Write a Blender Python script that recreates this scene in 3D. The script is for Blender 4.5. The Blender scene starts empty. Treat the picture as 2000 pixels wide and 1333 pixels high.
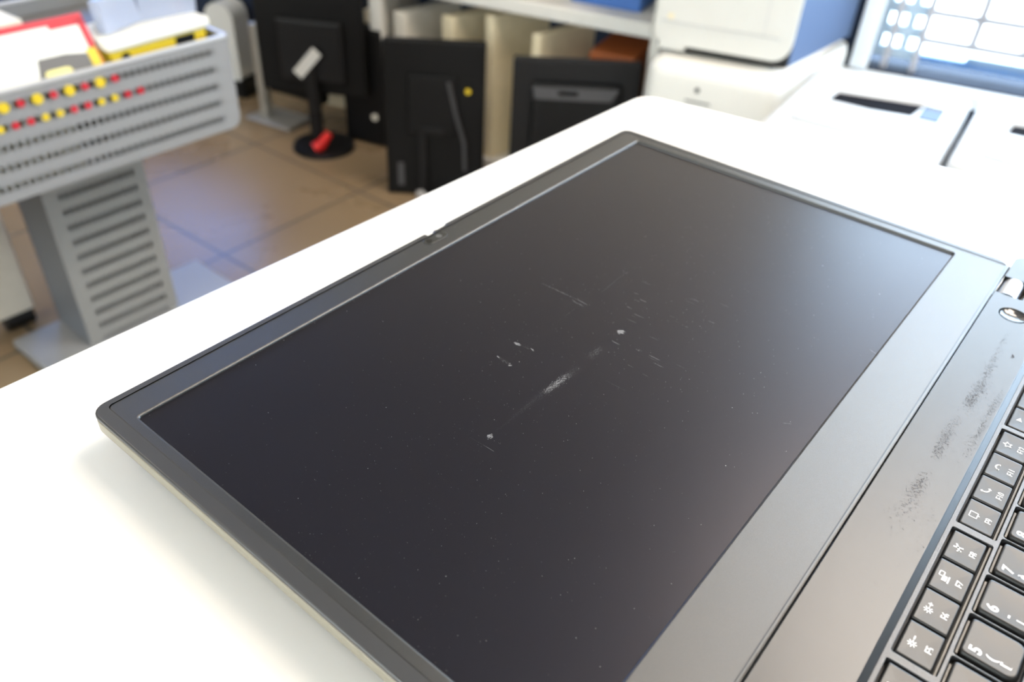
import bpy, bmesh, math, random
from mathutils import Vector, Matrix
S = bpy.context.scene
COL = S.collection
random.seed(7)
PI = math.pi

# ------------------------------------------------------------------ camera
cam = bpy.data.cameras.new('camera')
co = bpy.data.objects.new('camera', cam); COL.objects.link(co)
right = Vector((0.63467184, -0.77144997, 0.04534981))
down = Vector((-0.45029542, -0.41687411, -0.78958851))
fwd = Vector((0.62803319, 0.48070878, -0.61195865))
m = Matrix((( right.x, -down.x, -fwd.x, -0.09049365),
            ( right.y, -down.y, -fwd.y, -0.0470766),
            ( right.z, -down.z, -fwd.z, 0.21539336),
            (0, 0, 0, 1)))
co.matrix_world = m
cam.sensor_width = 36.0
cam.lens = 28.873
cam.clip_start = 0.01; cam.clip_end = 60
cam.dof.use_dof = True
cam.dof.focus_distance = 0.30
cam.dof.aperture_fstop = 9.5
cam.dof.aperture_blades = 0
S.camera = co

# ------------------------------------------------------------------ world, exposure
S.view_settings.view_transform = 'Standard'
S.view_settings.look = 'None'
S.view_settings.gamma = 1.0
S.view_settings.use_curve_mapping = False
S.view_settings.exposure = 0.60
S.cycles.use_denoising = True
S.cycles.max_bounces = 8
S.cycles.transparent_max_bounces = 16
S.cycles.sample_clamp_indirect = 25.0
W = bpy.data.worlds.new('world'); S.world = W; W.use_nodes = True
bgn = W.node_tree.nodes['Background']
bgn.inputs[0].default_value = (0.64, 0.82, 1.0, 1)
bgn.inputs[1].default_value = 10.5

FLOOR = -0.95
CEIL = 1.9
TBL = -0.018
WALL_O = Vector((1.66, 2.58, 0))            # a point of the shop's back wall
WT = Vector((-0.2419, 0.9703, 0))           # along the wall
WN = Vector((-0.9703, -0.2419, 0))          # into the room

def wall_pt(t, z, off=0.0):
    v = WALL_O + WT * t + WN * off
    return Vector((v.x, v.y, z))

# window daylight portals (sit in the window openings, add no light of their own)
def portal(name, t0, t1, z0, z1):
    l = bpy.data.lights.new(name, 'AREA'); l.shape = 'RECTANGLE'
    l.size = abs(t1 - t0); l.size_y = z1 - z0
    l.cycles.is_portal = True
    o = bpy.data.objects.new(name, l); COL.objects.link(o)
    o.location = wall_pt((t0 + t1) / 2, (z0 + z1) / 2, 0.004)
    z = -WN; y = Vector((0, 0, 1)); x = y.cross(z)
    mm = Matrix((x, y, z)).transposed().to_4x4(); mm.translation = o.location
    o.matrix_world = mm
portal('window_portal', -2.03, -5.2, -0.49, 1.65)
portal('window_portal', 0.04, 1.3, -0.44, 1.2)

_l = bpy.data.lights.new('window_portal', 'AREA'); _l.shape = 'RECTANGLE'; _l.size = 1.78; _l.size_y = 2.78; _l.cycles.is_portal = True
_o = bpy.data.objects.new('window_portal', _l); COL.objects.link(_o); _o.location = (-2.996, 0.6, 0.6); _o.rotation_euler = (0, -PI / 2, 0)
# ------------------------------------------------------------------ materials
def s2l(c):
    return tuple(((v / 12.92) if v <= 0.04045 else ((v + 0.055) / 1.055) ** 2.4) for v in c)

def mat(name, rgb, rough=0.5, metal=0.0, spec=0.5, noise=0.0, nscale=40.0, bump=0.0, bscale=400.0, coat=0.0, alpha=None, emit=None, estr=0.0, srgb=True):
    M = bpy.data.materials.new(name); M.use_nodes = True
    nt = M.node_tree; b = nt.nodes['Principled BSDF']
    c = s2l(rgb) if srgb else rgb
    b.inputs['Base Color'].default_value = (*c, 1)
    b.inputs['Roughness'].default_value = rough
    b.inputs['Metallic'].default_value = metal
    b.inputs['Specular IOR Level'].default_value = spec
    b.inputs['Coat Weight'].default_value = coat
    tc = nt.nodes.new('ShaderNodeTexCoord')
    if noise > 0:
        n = nt.nodes.new('ShaderNodeTexNoise'); n.inputs['Scale'].default_value = nscale; n.inputs['Detail'].default_value = 4
        nt.links.new(tc.outputs['Object'], n.inputs['Vector'])
        r = nt.nodes.new('ShaderNodeMapRange')
        r.inputs[1].default_value = 0.3; r.inputs[2].default_value = 0.7
        r.inputs[3].default_value = 1 - noise; r.inputs[4].default_value = 1 + noise
        nt.links.new(n.outputs['Fac'], r.inputs[0])
        mx = nt.nodes.new('ShaderNodeVectorMath'); mx.operation = 'SCALE'
        mx.inputs[0].default_value = c
        nt.links.new(r.outputs[0], mx.inputs['Scale'])
        nt.links.new(mx.outputs[0], b.inputs['Base Color'])
    if bump > 0:
        n2 = nt.nodes.new('ShaderNodeTexNoise'); n2.inputs['Scale'].default_value = bscale; n2.inputs['Detail'].default_value = 2
        nt.links.new(tc.outputs['Object'], n2.inputs['Vector'])
        bp = nt.nodes.new('ShaderNodeBump'); bp.inputs['Strength'].default_value = bump
        bp.inputs['Distance'].default_value = 0.0004
        nt.links.new(n2.outputs['Fac'], bp.inputs['Height'])
        nt.links.new(bp.outputs['Normal'], b.inputs['Normal'])
    if emit:
        b.inputs['Emission Color'].default_value = (*emit, 1); b.inputs['Emission Strength'].default_value = estr
    if alpha is not None:
        b.inputs['Alpha'].default_value = alpha
    return M

M = {}
M['counter'] = mat('counter_white', (0.95, 0.945, 0.93), 0.35, noise=0.01, nscale=3)
M['bezel'] = mat('bezel_plastic', (0.10, 0.102, 0.10), 0.35, spec=1.0, noise=0.6, nscale=5200, bump=0.22, bscale=7000)
M['rim'] = mat('lid_rim', (0.19, 0.19, 0.195), 0.40, spec=0.8)
M['cover'] = mat('lid_cover', (0.54, 0.515, 0.455), 0.4, spec=0.6)
M['panel'] = mat('display_matte', (0.058, 0.058, 0.084), 0.31, spec=0.42)
M['panel'].node_tree.nodes['Principled BSDF'].inputs['Specular Tint'].default_value = (0.94, 0.89, 1.0, 1)   # violet anti-glare coat
M['dust'] = mat('dust', (0.78, 0.78, 0.78), 0.9, spec=0.1)
M['scuff'] = mat('scuff', (0.38, 0.38, 0.39), 0.8, spec=0.1)
M['scuff2'] = mat('scuff_light', (0.52, 0.52, 0.53), 0.8, spec=0.1)
M['deck'] = mat('deck_paint', (0.125, 0.13, 0.138), 0.36, spec=0.72, noise=0.05, nscale=120, bump=0.03, bscale=2000)
M['smudge'] = mat('deck_smudge', (0.24, 0.24, 0.25), 0.7, spec=0.4)
M['kbframe'] = mat('keyboard_frame', (0.18, 0.18, 0.19), 0.40, spec=0.9, noise=0.1, nscale=1500, bump=0.3, bscale=2600)
M['well'] = mat('key_well', (0.09, 0.085, 0.08), 0.6)
M['ledge'] = mat('well_ledge_lit', (0.42, 0.39, 0.35), 0.5)  # paler than the frame: light on the well wall put into the colour
M['key'] = mat('keycap', (0.12, 0.118, 0.117), 0.38, spec=0.55)
M['legend'] = mat('legend_white', (0.95, 0.95, 0.95), 0.6, emit=None)
M['chrome'] = mat('hinge_steel', (0.78, 0.78, 0.80), 0.28, metal=1.0)
M['button'] = mat('power_button', (0.20, 0.20, 0.21), 0.14, spec=0.8)
M['lens'] = mat('camera_glass', (0.03, 0.03, 0.03), 0.15)
M['lensring'] = mat('camera_window', (0.16, 0.165, 0.165), 0.25)
M['shutter'] = mat('shutter_disc', (0.34, 0.34, 0.34), 0.35)

M['wall'] = None
M['white'] = mat('white_plastic', (0.85, 0.85, 0.83), 0.4, noise=0.01)
M['white2'] = mat('white_gloss', (0.78, 0.79, 0.80), 0.45)
M['shelfw'] = mat('shelf_white', (0.88, 0.87, 0.84), 0.5, noise=0.02)
M['cream'] = mat('cream_case', (0.92, 0.87, 0.74), 0.5, noise=0.04)
M['cream_w'] = mat('offwhite_case', (0.90, 0.88, 0.83), 0.5, noise=0.03)
M['black'] = mat('black_plastic', (0.035, 0.035, 0.037), 0.55, spec=0.25, noise=0.15, nscale=20)
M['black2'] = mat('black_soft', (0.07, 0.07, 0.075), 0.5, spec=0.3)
M['blackgl'] = mat('black_recess', (0.05, 0.05, 0.055), 0.5, spec=0.25)
M['hole'] = mat('black_hollow', (0.10, 0.10, 0.12), 0.95, spec=0.05)
M['vent'] = mat('vent_grey', (0.26, 0.26, 0.27), 0.6)
M['slate'] = mat('slate_blue_shade_and_plastic', (0.35, 0.43, 0.56), 0.6, spec=0.2)  # holds the big printer's bluish side shade; plain slate on smaller parts
M['silver'] = mat('silver_metal', (0.74, 0.73, 0.70), 0.35, metal=0.6)
M['alu'] = mat('aluminium', (0.78, 0.78, 0.78), 0.4, metal=0.4)
M['red'] = mat('red_plastic', (0.82, 0.10, 0.08), 0.4)
M['yellow'] = mat('yellow_card', (0.88, 0.76, 0.14), 0.5)
M['orange'] = mat('orange_card', (0.80, 0.42, 0.18), 0.55)
M['brown'] = mat('brown_card', (0.66, 0.36, 0.17), 0.6)
M['redcard'] = mat('red_card', (0.78, 0.14, 0.20), 0.5)
M['paper'] = mat('paper', (0.93, 0.92, 0.88), 0.7, noise=0.03, nscale=12)
M['paper_y'] = mat('paper_yellow', (0.95, 0.90, 0.60), 0.7)
M['greycard'] = mat('grey_card', (0.38, 0.37, 0.36), 0.5)
M['palecard'] = mat('pale_card', (0.66, 0.63, 0.56), 0.6)
M['rackgrey'] = mat('rack_grey', (0.57, 0.57, 0.57), 0.45, metal=0.1)
M['rackshade'] = mat('rack_side_shaded', (0.44, 0.45, 0.47), 0.45, metal=0.1)  # rack grey with the column side's bluish shade put into the colour
M['blue'] = mat('blue_card', (0.24, 0.42, 0.70), 0.5)
M['navy'] = mat('navy', (0.06, 0.11, 0.20), 0.6)
M['frame'] = mat('window_frame_white', (0.90, 0.93, 0.95), 0.4)
M['mullion'] = mat('window_mullion', (0.66, 0.66, 0.68), 0.4)
M['lattice'] = mat('window_lattice', (0.70, 0.78, 0.84), 0.5)
M['bandblue'] = mat('window_band_blue', (0.30, 0.50, 0.72), 0.5)
M['bandgrey'] = mat('window_band_grey', (0.55, 0.63, 0.70), 0.5)
M['lampframe'] = mat('lamp_frame', (0.9, 0.9, 0.9), 0.5)
M['lamp'] = mat('lamp_diffuser', (1, 1, 1), 0.5, emit=(1.0, 0.86, 0.72), estr=16.0)
M['lamp2'] = mat('lamp_diffuser_dim', (1, 1, 1), 0.5, emit=(1.0, 0.90, 0.80), estr=9.0)
M['pave'] = mat('pavement', (0.80, 0.80, 0.79), 0.9, noise=0.05, nscale=2)
M['ceil'] = mat('ceiling_paint', (0.74, 0.73, 0.71), 0.9, noise=0.01, nscale=2)
M['wallgrey'] = mat('wall_paint', (0.62, 0.60, 0.57), 0.9, noise=0.02, nscale=2)
M['skirt'] = mat('baseboard_cream', (0.82, 0.77, 0.66), 0.5)
M['caster'] = mat('caster_black', (0.05, 0.05, 0.05), 0.5)

def glass(name, tint, fac):
    g = bpy.data.materials.new(name); g.use_nodes = True; nt = g.node_tree
    for n in list(nt.nodes): nt.nodes.remove(n)
    o = nt.nodes.new('ShaderNodeOutputMaterial'); mx = nt.nodes.new('ShaderNodeMixShader')
    t = nt.nodes.new('ShaderNodeBsdfTransparent'); t.inputs[0].default_value = (*tint, 1)
    gl = nt.nodes.new('ShaderNodeBsdfGlossy'); gl.inputs['Roughness'].default_value = 0.05
    mx.inputs[0].default_value = fac
    nt.links.new(t.outputs[0], mx.inputs[1]); nt.links.new(gl.outputs[0], mx.inputs[2]); nt.links.new(mx.outputs[0], o.inputs[0])
    return g
M['glass'] = glass('window_glass', (0.97, 0.985, 1.0), 0.06)
M['glass_blue'] = glass('window_glass_blue', (0.42, 0.56, 0.82), 0.06)  # tint added so the unseen window throws bluer daylight
M['glass_warm'] = glass('window_glass_warm', (1.0, 0.92, 0.83), 0.06)  # tint added to warm the daylight of the fill window
def frosty(name, rgb, a):
    g = bpy.data.materials.new(name); g.use_nodes = True; nt = g.node_tree
    for n in list(nt.nodes): nt.nodes.remove(n)
    o = nt.nodes.new('ShaderNodeOutputMaterial'); mx = nt.nodes.new('ShaderNodeMixShader')
    t = nt.nodes.new('ShaderNodeBsdfTransparent'); t.inputs[0].default_value = (0.95, 0.96, 1.0, 1)
    d = nt.nodes.new('ShaderNodeBsdfPrincipled'); d.inputs['Base Color'].default_value = (*s2l(rgb), 1); d.inputs['Roughness'].default_value = 0.25
    mx.inputs[0].default_value = a
    nt.links.new(t.outputs[0], mx.inputs[1]); nt.links.new(d.outputs[0], mx.inputs[2]); nt.links.new(mx.outputs[0], o.inputs[0])
    return g
M['frost'] = frosty('translucent_plastic', (0.74, 0.77, 0.84), 0.62)

def wall_mat():
    g = mat('back_wall_paint', (0.5, 0.5, 0.5), 0.8); nt = g.node_tree; b = nt.nodes['Principled BSDF']
    tc = [n for n in nt.nodes if n.type == 'TEX_COORD'][0]
    sp = nt.nodes.new('ShaderNodeSeparateXYZ'); nt.links.new(tc.outputs['Object'], sp.inputs[0])
    r = nt.nodes.new('ShaderNodeMath'); r.operation = 'GREATER_THAN'; r.inputs[1].default_value = -0.05
    nt.links.new(sp.outputs['Z'], r.inputs[0])
    mx = nt.nodes.new('ShaderNodeMix'); mx.data_type = 'RGBA'
    nt.links.new(r.outputs[0], mx.inputs['Factor'])
    mx.inputs['A'].default_value = (*s2l((0.07, 0.13, 0.22)), 1)
    mx.inputs['B'].default_value = (*s2l((0.86, 0.83, 0.78)), 1)
    nt.links.new(mx.outputs['Result'], b.inputs['Base Color'])
    return g
M['wall'] = wall_mat()

def floor_mat():
    g = mat('floor_tiles', (0.4, 0.34, 0.28), 0.3, spec=0.21); nt = g.node_tree; b = nt.nodes['Principled BSDF']
    tc = [n for n in nt.nodes if n.type == 'TEX_COORD'][0]
    mp = nt.nodes.new('ShaderNodeMapping'); mp.inputs['Rotation'].default_value = (0, 0, math.radians(-1.5))
    mp.inputs['Location'].default_value = (0.04, -0.19, 0)
    nt.links.new(tc.outputs['Object'], mp.inputs[0])
    br = nt.nodes.new('ShaderNodeTexBrick'); br.offset = 0.0; br.squash = 1.0
    br.inputs['Scale'].default_value = 1.0; br.inputs['Brick Width'].default_value = 0.48; br.inputs['Row Height'].default_value = 0.48
    br.inputs['Mortar Size'].default_value = 0.006; br.inputs['Mortar Smooth'].default_value = 0.3
    br.inputs['Color1'].default_value = (*s2l((0.54, 0.46, 0.36)), 1)
    br.inputs['Color2'].default_value = (*s2l((0.525, 0.45, 0.35)), 1)
    br.inputs['Mortar'].default_value = (*s2l((0.38, 0.34, 0.29)), 1)
    nt.links.new(mp.outputs[0], br.inputs['Vector'])
    n = nt.nodes.new('ShaderNodeTexNoise'); n.inputs['Scale'].default_value = 3.5; n.inputs['Detail'].default_value = 5
    nt.links.new(tc.outputs['Object'], n.inputs['Vector'])
    r = nt.nodes.new('ShaderNodeMapRange'); r.inputs[1].default_value = .3; r.inputs[2].default_value = .7; r.inputs[3].default_value = .93; r.inputs[4].default_value = 1.07
    nt.links.new(n.outputs['Fac'], r.inputs[0])
    v = nt.nodes.new('ShaderNodeVectorMath'); v.operation = 'SCALE'
    nt.links.new(br.outputs['Color'], v.inputs[0]); nt.links.new(r.outputs[0], v.inputs['Scale'])
    nt.links.new(v.outputs[0], b.inputs['Base Color'])
    r2 = nt.nodes.new('ShaderNodeMapRange'); r2.inputs[1].default_value = .3; r2.inputs[2].default_value = .7; r2.inputs[3].default_value = .24; r2.inputs[4].default_value = .32
    nt.links.new(n.outputs['Fac'], r2.inputs[0]); nt.links.new(r2.outputs[0], b.inputs['Roughness'])
    return g
M['floor'] = floor_mat()

def perf_mat(name, rgb, z0, pitch, nrows, x0, x1, hp=0.0125):
    """grey sheet metal with rows of small punched holes (object x, z)"""
    g = mat(name, rgb, 0.45, metal=0.1); nt = g.node_tree; b = nt.nodes['Principled BSDF']
    out = [n for n in nt.nodes if n.type == 'OUTPUT_MATERIAL'][0]
    tc = [n for n in nt.nodes if n.type == 'TEX_COORD'][0]
    sp = nt.nodes.new('ShaderNodeSeparateXYZ'); nt.links.new(tc.outputs['Object'], sp.inputs[0])
    def mth(op, a, bb=None):
        q = nt.nodes.new('ShaderNodeMath'); q.operation = op
        for i, v in enumerate((a, bb)):
            if v is None: continue
            if isinstance(v, (int, float)): q.inputs[i].default_value = v
            else: nt.links.new(v, q.inputs[i])
        return q.outputs[0]
    X, Z = sp.outputs['X'], sp.outputs['Z']
    v = mth('DIVIDE', mth('SUBTRACT', z0, Z), pitch)             # row number, down from z0
    fv = mth('ABSOLUTE', mth('SUBTRACT', mth('FRACT', mth('ADD', v, 0.5)), 0.5))
    fu = mth('ABSOLUTE', mth('SUBTRACT', mth('FRACT', mth('DIVIDE', X, hp)), 0.5))
    hole = mth('MULTIPLY', mth('LESS_THAN', fv, 0.19), mth('LESS_THAN', fu, 0.34))
    inr = mth('MULTIPLY', mth('GREATER_THAN', v, -0.5), mth('LESS_THAN', v, nrows - 0.5))
    inx = mth('MULTIPLY', mth('GREATER_THAN', X, x0), mth('LESS_THAN', X, x1))
    f = mth('MULTIPLY', hole, mth('MULTIPLY', inr, inx))
    t = nt.nodes.new('ShaderNodeBsdfTransparent'); mx = nt.nodes.new('ShaderNodeMixShader')
    nt.links.new(f, mx.inputs[0]); nt.links.new(b.outputs[0], mx.inputs[1]); nt.links.new(t.outputs[0], mx.inputs[2])
    nt.links.new(mx.outputs[0], out.inputs[0])
    return g

# ------------------------------------------------------------------ mesh helpers
def link(name, me, material, parent=None, smooth=False):
    o = bpy.data.objects.new(name, me); COL.objects.link(o)
    if material is not None:
        for x in (material if isinstance(material, (list, tuple)) else [material]): me.materials.append(x)
    if smooth:
        for f in me.polygons: f.use_smooth = True
    if parent is not None: o.parent = parent
    return o

def tag(o, label, cat, group=None, kind=None):
    o['label'] = label; o['category'] = cat
    if group: o['group'] = group
    if kind: o['kind'] = kind
    return o

def thing(name, loc, rz, label, cat, group=None):
    o = bpy.data.objects.new(name, None); COL.objects.link(o)
    o.empty_display_size = 0.05
    o.location = loc; o.rotation_euler = (0, 0, rz)
    return tag(o, label, cat, group)

class MB:
    """collects simple shapes into ONE mesh"""
    def __init__(s): s.bm = bmesh.new()
    def box(s, lo, hi, bev=0.0, seg=2, T=None, mi=0):
        r = bmesh.ops.create_cube(s.bm, size=1.0)
        vs = r['verts']
        for v in vs:
            v.co = Vector(((lo[0] + hi[0]) / 2 + v.co.x * (hi[0] - lo[0]), (lo[1] + hi[1]) / 2 + v.co.y * (hi[1] - lo[1]), (lo[2] + hi[2]) / 2 + v.co.z * (hi[2] - lo[2])))
        fs = {f for v in vs for f in v.link_faces}
        if bev > 0:
            es = list({e for v in vs for e in v.link_edges})
            rr = bmesh.ops.bevel(s.bm, geom=es, offset=bev, segments=seg, affect='EDGES', profile=0.5)
            fs = set(rr['faces']) | {f for f in fs if f.is_valid}
            vs = list({v for f in fs for v in f.verts})
        for f in fs: f.material_index = mi
        if T is not None: bmesh.ops.transform(s.bm, matrix=T, verts=vs)
        return vs
    def cyl(s, p0, p1, r0, r1=None, n=24, mi=0):
        p0 = Vector(p0); p1 = Vector(p1); d = p1 - p0
        r1 = r0 if r1 is None else r1
        q = Vector((0, 0, 1)).rotation_difference(d.normalized()).to_matrix().to_4x4()
        q.translation = (p0 + p1) / 2
        r = bmesh.ops.create_cone(s.bm, cap_ends=True, segments=n, radius1=r0, radius2=r1, depth=d.length, matrix=q)
        for f in {f for v in r['verts'] for f in v.link_faces}: f.material_index = mi
        return r['verts']
    def poly(s, pts, z0, z1, mi=0):
        """prism on xy outline (ccw)"""
        a = [s.bm.verts.new((x, y, z0)) for x, y in pts]; b = [s.bm.verts.new((x, y, z1)) for x, y in pts]
        fs = [s.bm.faces.new(list(reversed(a))), s.bm.faces.new(b)]
        n = len(pts)
        for i in range(n): fs.append(s.bm.faces.new((a[i], a[(i + 1) % n], b[(i + 1) % n], b[i])))
        for f in fs: f.material_index = mi
        return a + b
    def flat(s, pts, z, mi=0):
        f = s.bm.faces.new([s.bm.verts.new((x, y, z)) for x, y in pts]); f.material_index = mi
    def xf(s, vs, T): bmesh.ops.transform(s.bm, matrix=T, verts=vs)
    def build(s, name, material, parent=None, smooth=False, T=None):
        me = bpy.data.meshes.new(name)
        if T is not None: bmesh.ops.transform(s.bm, matrix=T, verts=s.bm.verts[:])
        s.bm.normal_update(); s.bm.to_mesh(me); s.bm.free()
        o = link(name, me, material, parent)
        if smooth:
            for f in me.polygons: f.use_smooth = True
            me.set_sharp_from_angle(angle=math.radians(38))
        return o

def rrect(x0, y0, x1, y1, r, n=6, rs=None):
    """rounded rectangle ccw; rs = radii (bl, br, tr, tl)"""
    rs = rs or (r, r, r, r); out = []
    for (cx, cy, a0, q) in ((x0, y0, PI, 0), (x1, y0, 1.5 * PI, 1), (x1, y1, 0, 2), (x0, y1, .5 * PI, 3)):
        r = rs[q]; sx = cx + r if cx == x0 else cx - r; sy = cy + r if cy == y0 else cy - r
        if r <= 0: out.append((cx, cy)); continue
        for i in range(n + 1):
            a = a0 + i * PI / 2 / n; out.append((sx + r * math.cos(a), sy + r * math.sin(a)))
    return out

def plate(name, loops, z0, z1, bev, material, parent=None, mesh_only=False):
    """flat sheet from 2D outlines (first outer, rest holes) with a chamfered edge"""
    cu = bpy.data.curves.new(name, 'CURVE'); cu.dimensions = '2D'; cu.fill_mode = 'BOTH'
    for lp in loops:
        sp = cu.splines.new('POLY'); sp.points.add(len(lp) - 1); sp.use_cyclic_u = True
        for p, (x, y) in zip(sp.points, lp): p.co = (x * 100, y * 100, 0, 1)
    cu.extrude = max(((z1 - z0) / 2 - bev) * 100, 0.0001); cu.bevel_depth = bev * 100; cu.bevel_resolution = 2; cu.offset = -bev * 100
    t = bpy.data.objects.new('tmp', cu); COL.objects.link(t)
    dg = bpy.context.evaluated_depsgraph_get()
    me = bpy.data.meshes.new_from_object(t.evaluated_get(dg))
    bpy.data.objects.remove(t); bpy.data.curves.remove(cu)
    me.name = name
    for v in me.vertices: v.co = Vector((v.co.x / 100, v.co.y / 100, v.co.z / 100 + (z0 + z1) / 2))
    if mesh_only: return me
    return link(name, me, material, parent)

def text_mesh(s, size, bold=0.0, xs=1.0):
    cu = bpy.data.curves.new('t', 'FONT'); cu.body = s; cu.size = size * 1000; cu.align_x = 'CENTER'; cu.align_y = 'CENTER'
    cu.offset = bold * 1000
    cu.extrude = 0.01; cu.resolution_u = 3
    t = bpy.data.objects.new('tmp', cu); COL.objects.link(t)
    dg = bpy.context.evaluated_depsgraph_get()
    me = bpy.data.meshes.new_from_object(t.evaluated_get(dg))
    bpy.data.objects.remove(t); bpy.data.curves.remove(cu)
    for v in me.vertices: v.co = Vector((v.co.x / 1000 * xs, v.co.y / 1000, v.co.z / 1000))
    return me

def add_mesh(mb, me, T):
    n = len(mb.bm.verts)
    mb.bm.from_mesh(me); mb.bm.verts.ensure_lookup_table()
    bmesh.ops.transform(mb.bm, matrix=T, verts=mb.bm.verts[n:])
    bpy.data.meshes.remove(me)

# ------------------------------------------------------------------ room shell
def struct(o): o['kind'] = 'structure'; return o
mb = MB(); mb.box((-3.1, -3.6, FLOOR - 0.06), (3.4, 5.1, FLOOR)); struct(mb.build('floor', M['floor']))
mb = MB(); mb.box((-3.1, -3.6, CEIL), (3.4, 5.1, CEIL + 0.06)); struct(mb.build('ceiling', M['ceil']))
mb = MB(); mb.box((-3.1, 5.0, FLOOR), (1.2, 5.1, CEIL)); struct(mb.build('wall_left', M['wallgrey']))
mb = MB()
mb.box((-3.1, -3.5, FLOOR), (-3.0, -0.8, CEIL)); mb.box((-3.1, 2.0, FLOOR), (-3.0, 5.0, CEIL)); mb.box((-3.1, -0.8, FLOOR), (-3.0, 2.0, -0.3)); mb.box((-3.1, -0.8, 1.5), (-3.0, 2.0, CEIL))
struct(mb.build('wall_rear', M['wallgrey']))
w = bpy.data.objects.new('fill_window_3', None); COL.objects.link(w); struct(w)  # unseen window added behind the camera to brighten the shelf fronts
mb = MB()
for (y0, y1, z0, z1) in ((-0.8, -0.76, -0.3, 1.5), (1.96, 2.0, -0.3, 1.5), (-0.8, 2.0, 1.46, 1.5), (-0.8, 2.0, -0.3, -0.26), (0.585, 0.615, -0.26, 1.46)): mb.box((-3.07, y0, z0), (-3.0, y1, z1))
mb.build('window_frame', M['frame'], w)
mb = MB(); mb.box((-3.05, -0.76, -0.26), (-3.045, 1.96, 1.46)); mb.build('pane', M['glass_warm'], w)
mb = MB(); mb.box((-3.1, -3.6, FLOOR), (3.4, -3.5, CEIL)); struct(mb.build('wall_right', M['wallgrey']))
# back wall, with two window openings; local x = along the wall, local -y = outside
WR = math.atan2(WT.y, WT.x)
TWALL = Matrix.Translation(WALL_O) @ Matrix.Rotation(WR, 4, 'Z')   # local +x = WT, local +y = WN
W1 = (-5.2, -2.03, -0.49, 1.65); W2 = (0.04, 1.3, -0.44, 1.2)
mb = MB()
def wb(t0, t1, z0, z1): mb.box((t0, -0.14, z0), (t1, 0.0, z1), T=TWALL)
wb(W1[1], W2[0], FLOOR, CEIL); wb(W2[1], 2.5, FLOOR, CEIL); wb(-6.27, W1[0], FLOOR, CEIL)
wb(W1[0], W1[1], FLOOR, W1[2]); wb(W1[0], W1[1], W1[3], CEIL)
wb(W2[0], W2[1], FLOOR, W2[2]); wb(W2[0], W2[1], W2[3], CEIL)
struct(mb.build('wall_back', M['wall']))
mb = MB(); mb.box((-1.2, 0.0, FLOOR), (2.4, 0.018, FLOOR + 0.07), T=TWALL, bev=0.004); struct(mb.build('baseboard_back', M['skirt']))
# window 1 (seen at the top right): frame, posts, bars, blue band, pane
w = bpy.data.objects.new('window_1', None); COL.objects.link(w); struct(w)
mb = MB()
mb.box((-2.075, -0.10, -0.49), (-2.03, 0.02, 1.65), 0.004, T=TWALL)
mb.box((-5.2, -0.10, -0.49), (-5.155, 0.02, 1.65), 0.004, T=TWALL)
mb.box((-5.2, -0.10, 1.605), (-2.03, 0.02, 1.65), 0.004, T=TWALL)
mb.box((-5.2, -0.10, -0.53), (-2.0, 0.05, -0.495), 0.004, T=TWALL)
mb.build('window_frame', M['frame'], w)
mb = MB()
for t in (-2.112, -2.182): mb.box((t - 0.008, -0.07, -0.49), (t + 0.008, -0.02, 1.61), 0.003, T=TWALL)
for k in range(24):
    t = -2.30 - k * 0.12
    mb.box((t - 0.009, -0.06, -0.41), (t + 0.009, -0.05, 1.61), T=TWALL)
for z in (-0.412, -0.345, 0.05, 0.6, 1.2): mb.box((-5.17, -0.06, z - 0.008), (-2.19, -0.05, z + 0.008), T=TWALL)
mb.build('mullion', M['mullion'], w)
mb = MB()
for t in (-2.082, -2.145): mb.box((t - 0.010, -0.062, -0.44), (t + 0.010, -0.052, 1.61), T=TWALL)
for z in (-0.455, -0.40, -0.345, -0.27, 0.05, 0.6, 1.2): mb.box((-2.19, -0.063, z - 0.013), (-2.07, -0.053, z + 0.013), T=TWALL)
mb.build('side_lattice', M['lattice'], w)
mb = MB(); mb.box((-5.16, -0.085, -0.473), (-2.075, -0.07, -0.455), T=TWALL); mb.build('lower_band', M['bandblue'], w)
mb = MB(); mb.box((-5.16, -0.083, -0.455), (-2.30, -0.072, -0.442), T=TWALL); mb.build('upper_band', M['bandgrey'], w)
mb = MB(); mb.box((-5.16, -0.068, -0.49), (-2.07, -0.064, 1.61), T=TWALL); mb.build('pane', M['glass'], w)
# window 2, unseen, added along the same wall for the blue daylight on the tiles
w = bpy.data.objects.new('unseen_window_2', None); COL.objects.link(w); struct(w)
mb = MB()
for (a, b_, c, d) in ((0.04, 0.07, -0.44, 1.2), (1.26, 1.3, -0.44, 1.2), (0.04, 1.3, 1.16, 1.2), (0.04, 1.3, -0.44, -0.41), (0.735, 0.765, -0.41, 1.16)):
    mb.box((a, -0.09, c), (b_, 0.01, d), T=TWALL)
mb.build('window_frame', M['frame'], w)
mb = MB(); mb.box((0.07, -0.05, -0.41), (1.26, -0.046, 1.16), T=TWALL); mb.build('pane', M['glass_blue'], w)
# pavement outside
mb = MB(); mb.box((-14, -20.0, FLOOR - 0.1), (10, -0.15, FLOOR - 0.02), T=TWALL)
o = mb.build('pavement', M['pave']); struct(o)
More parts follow.
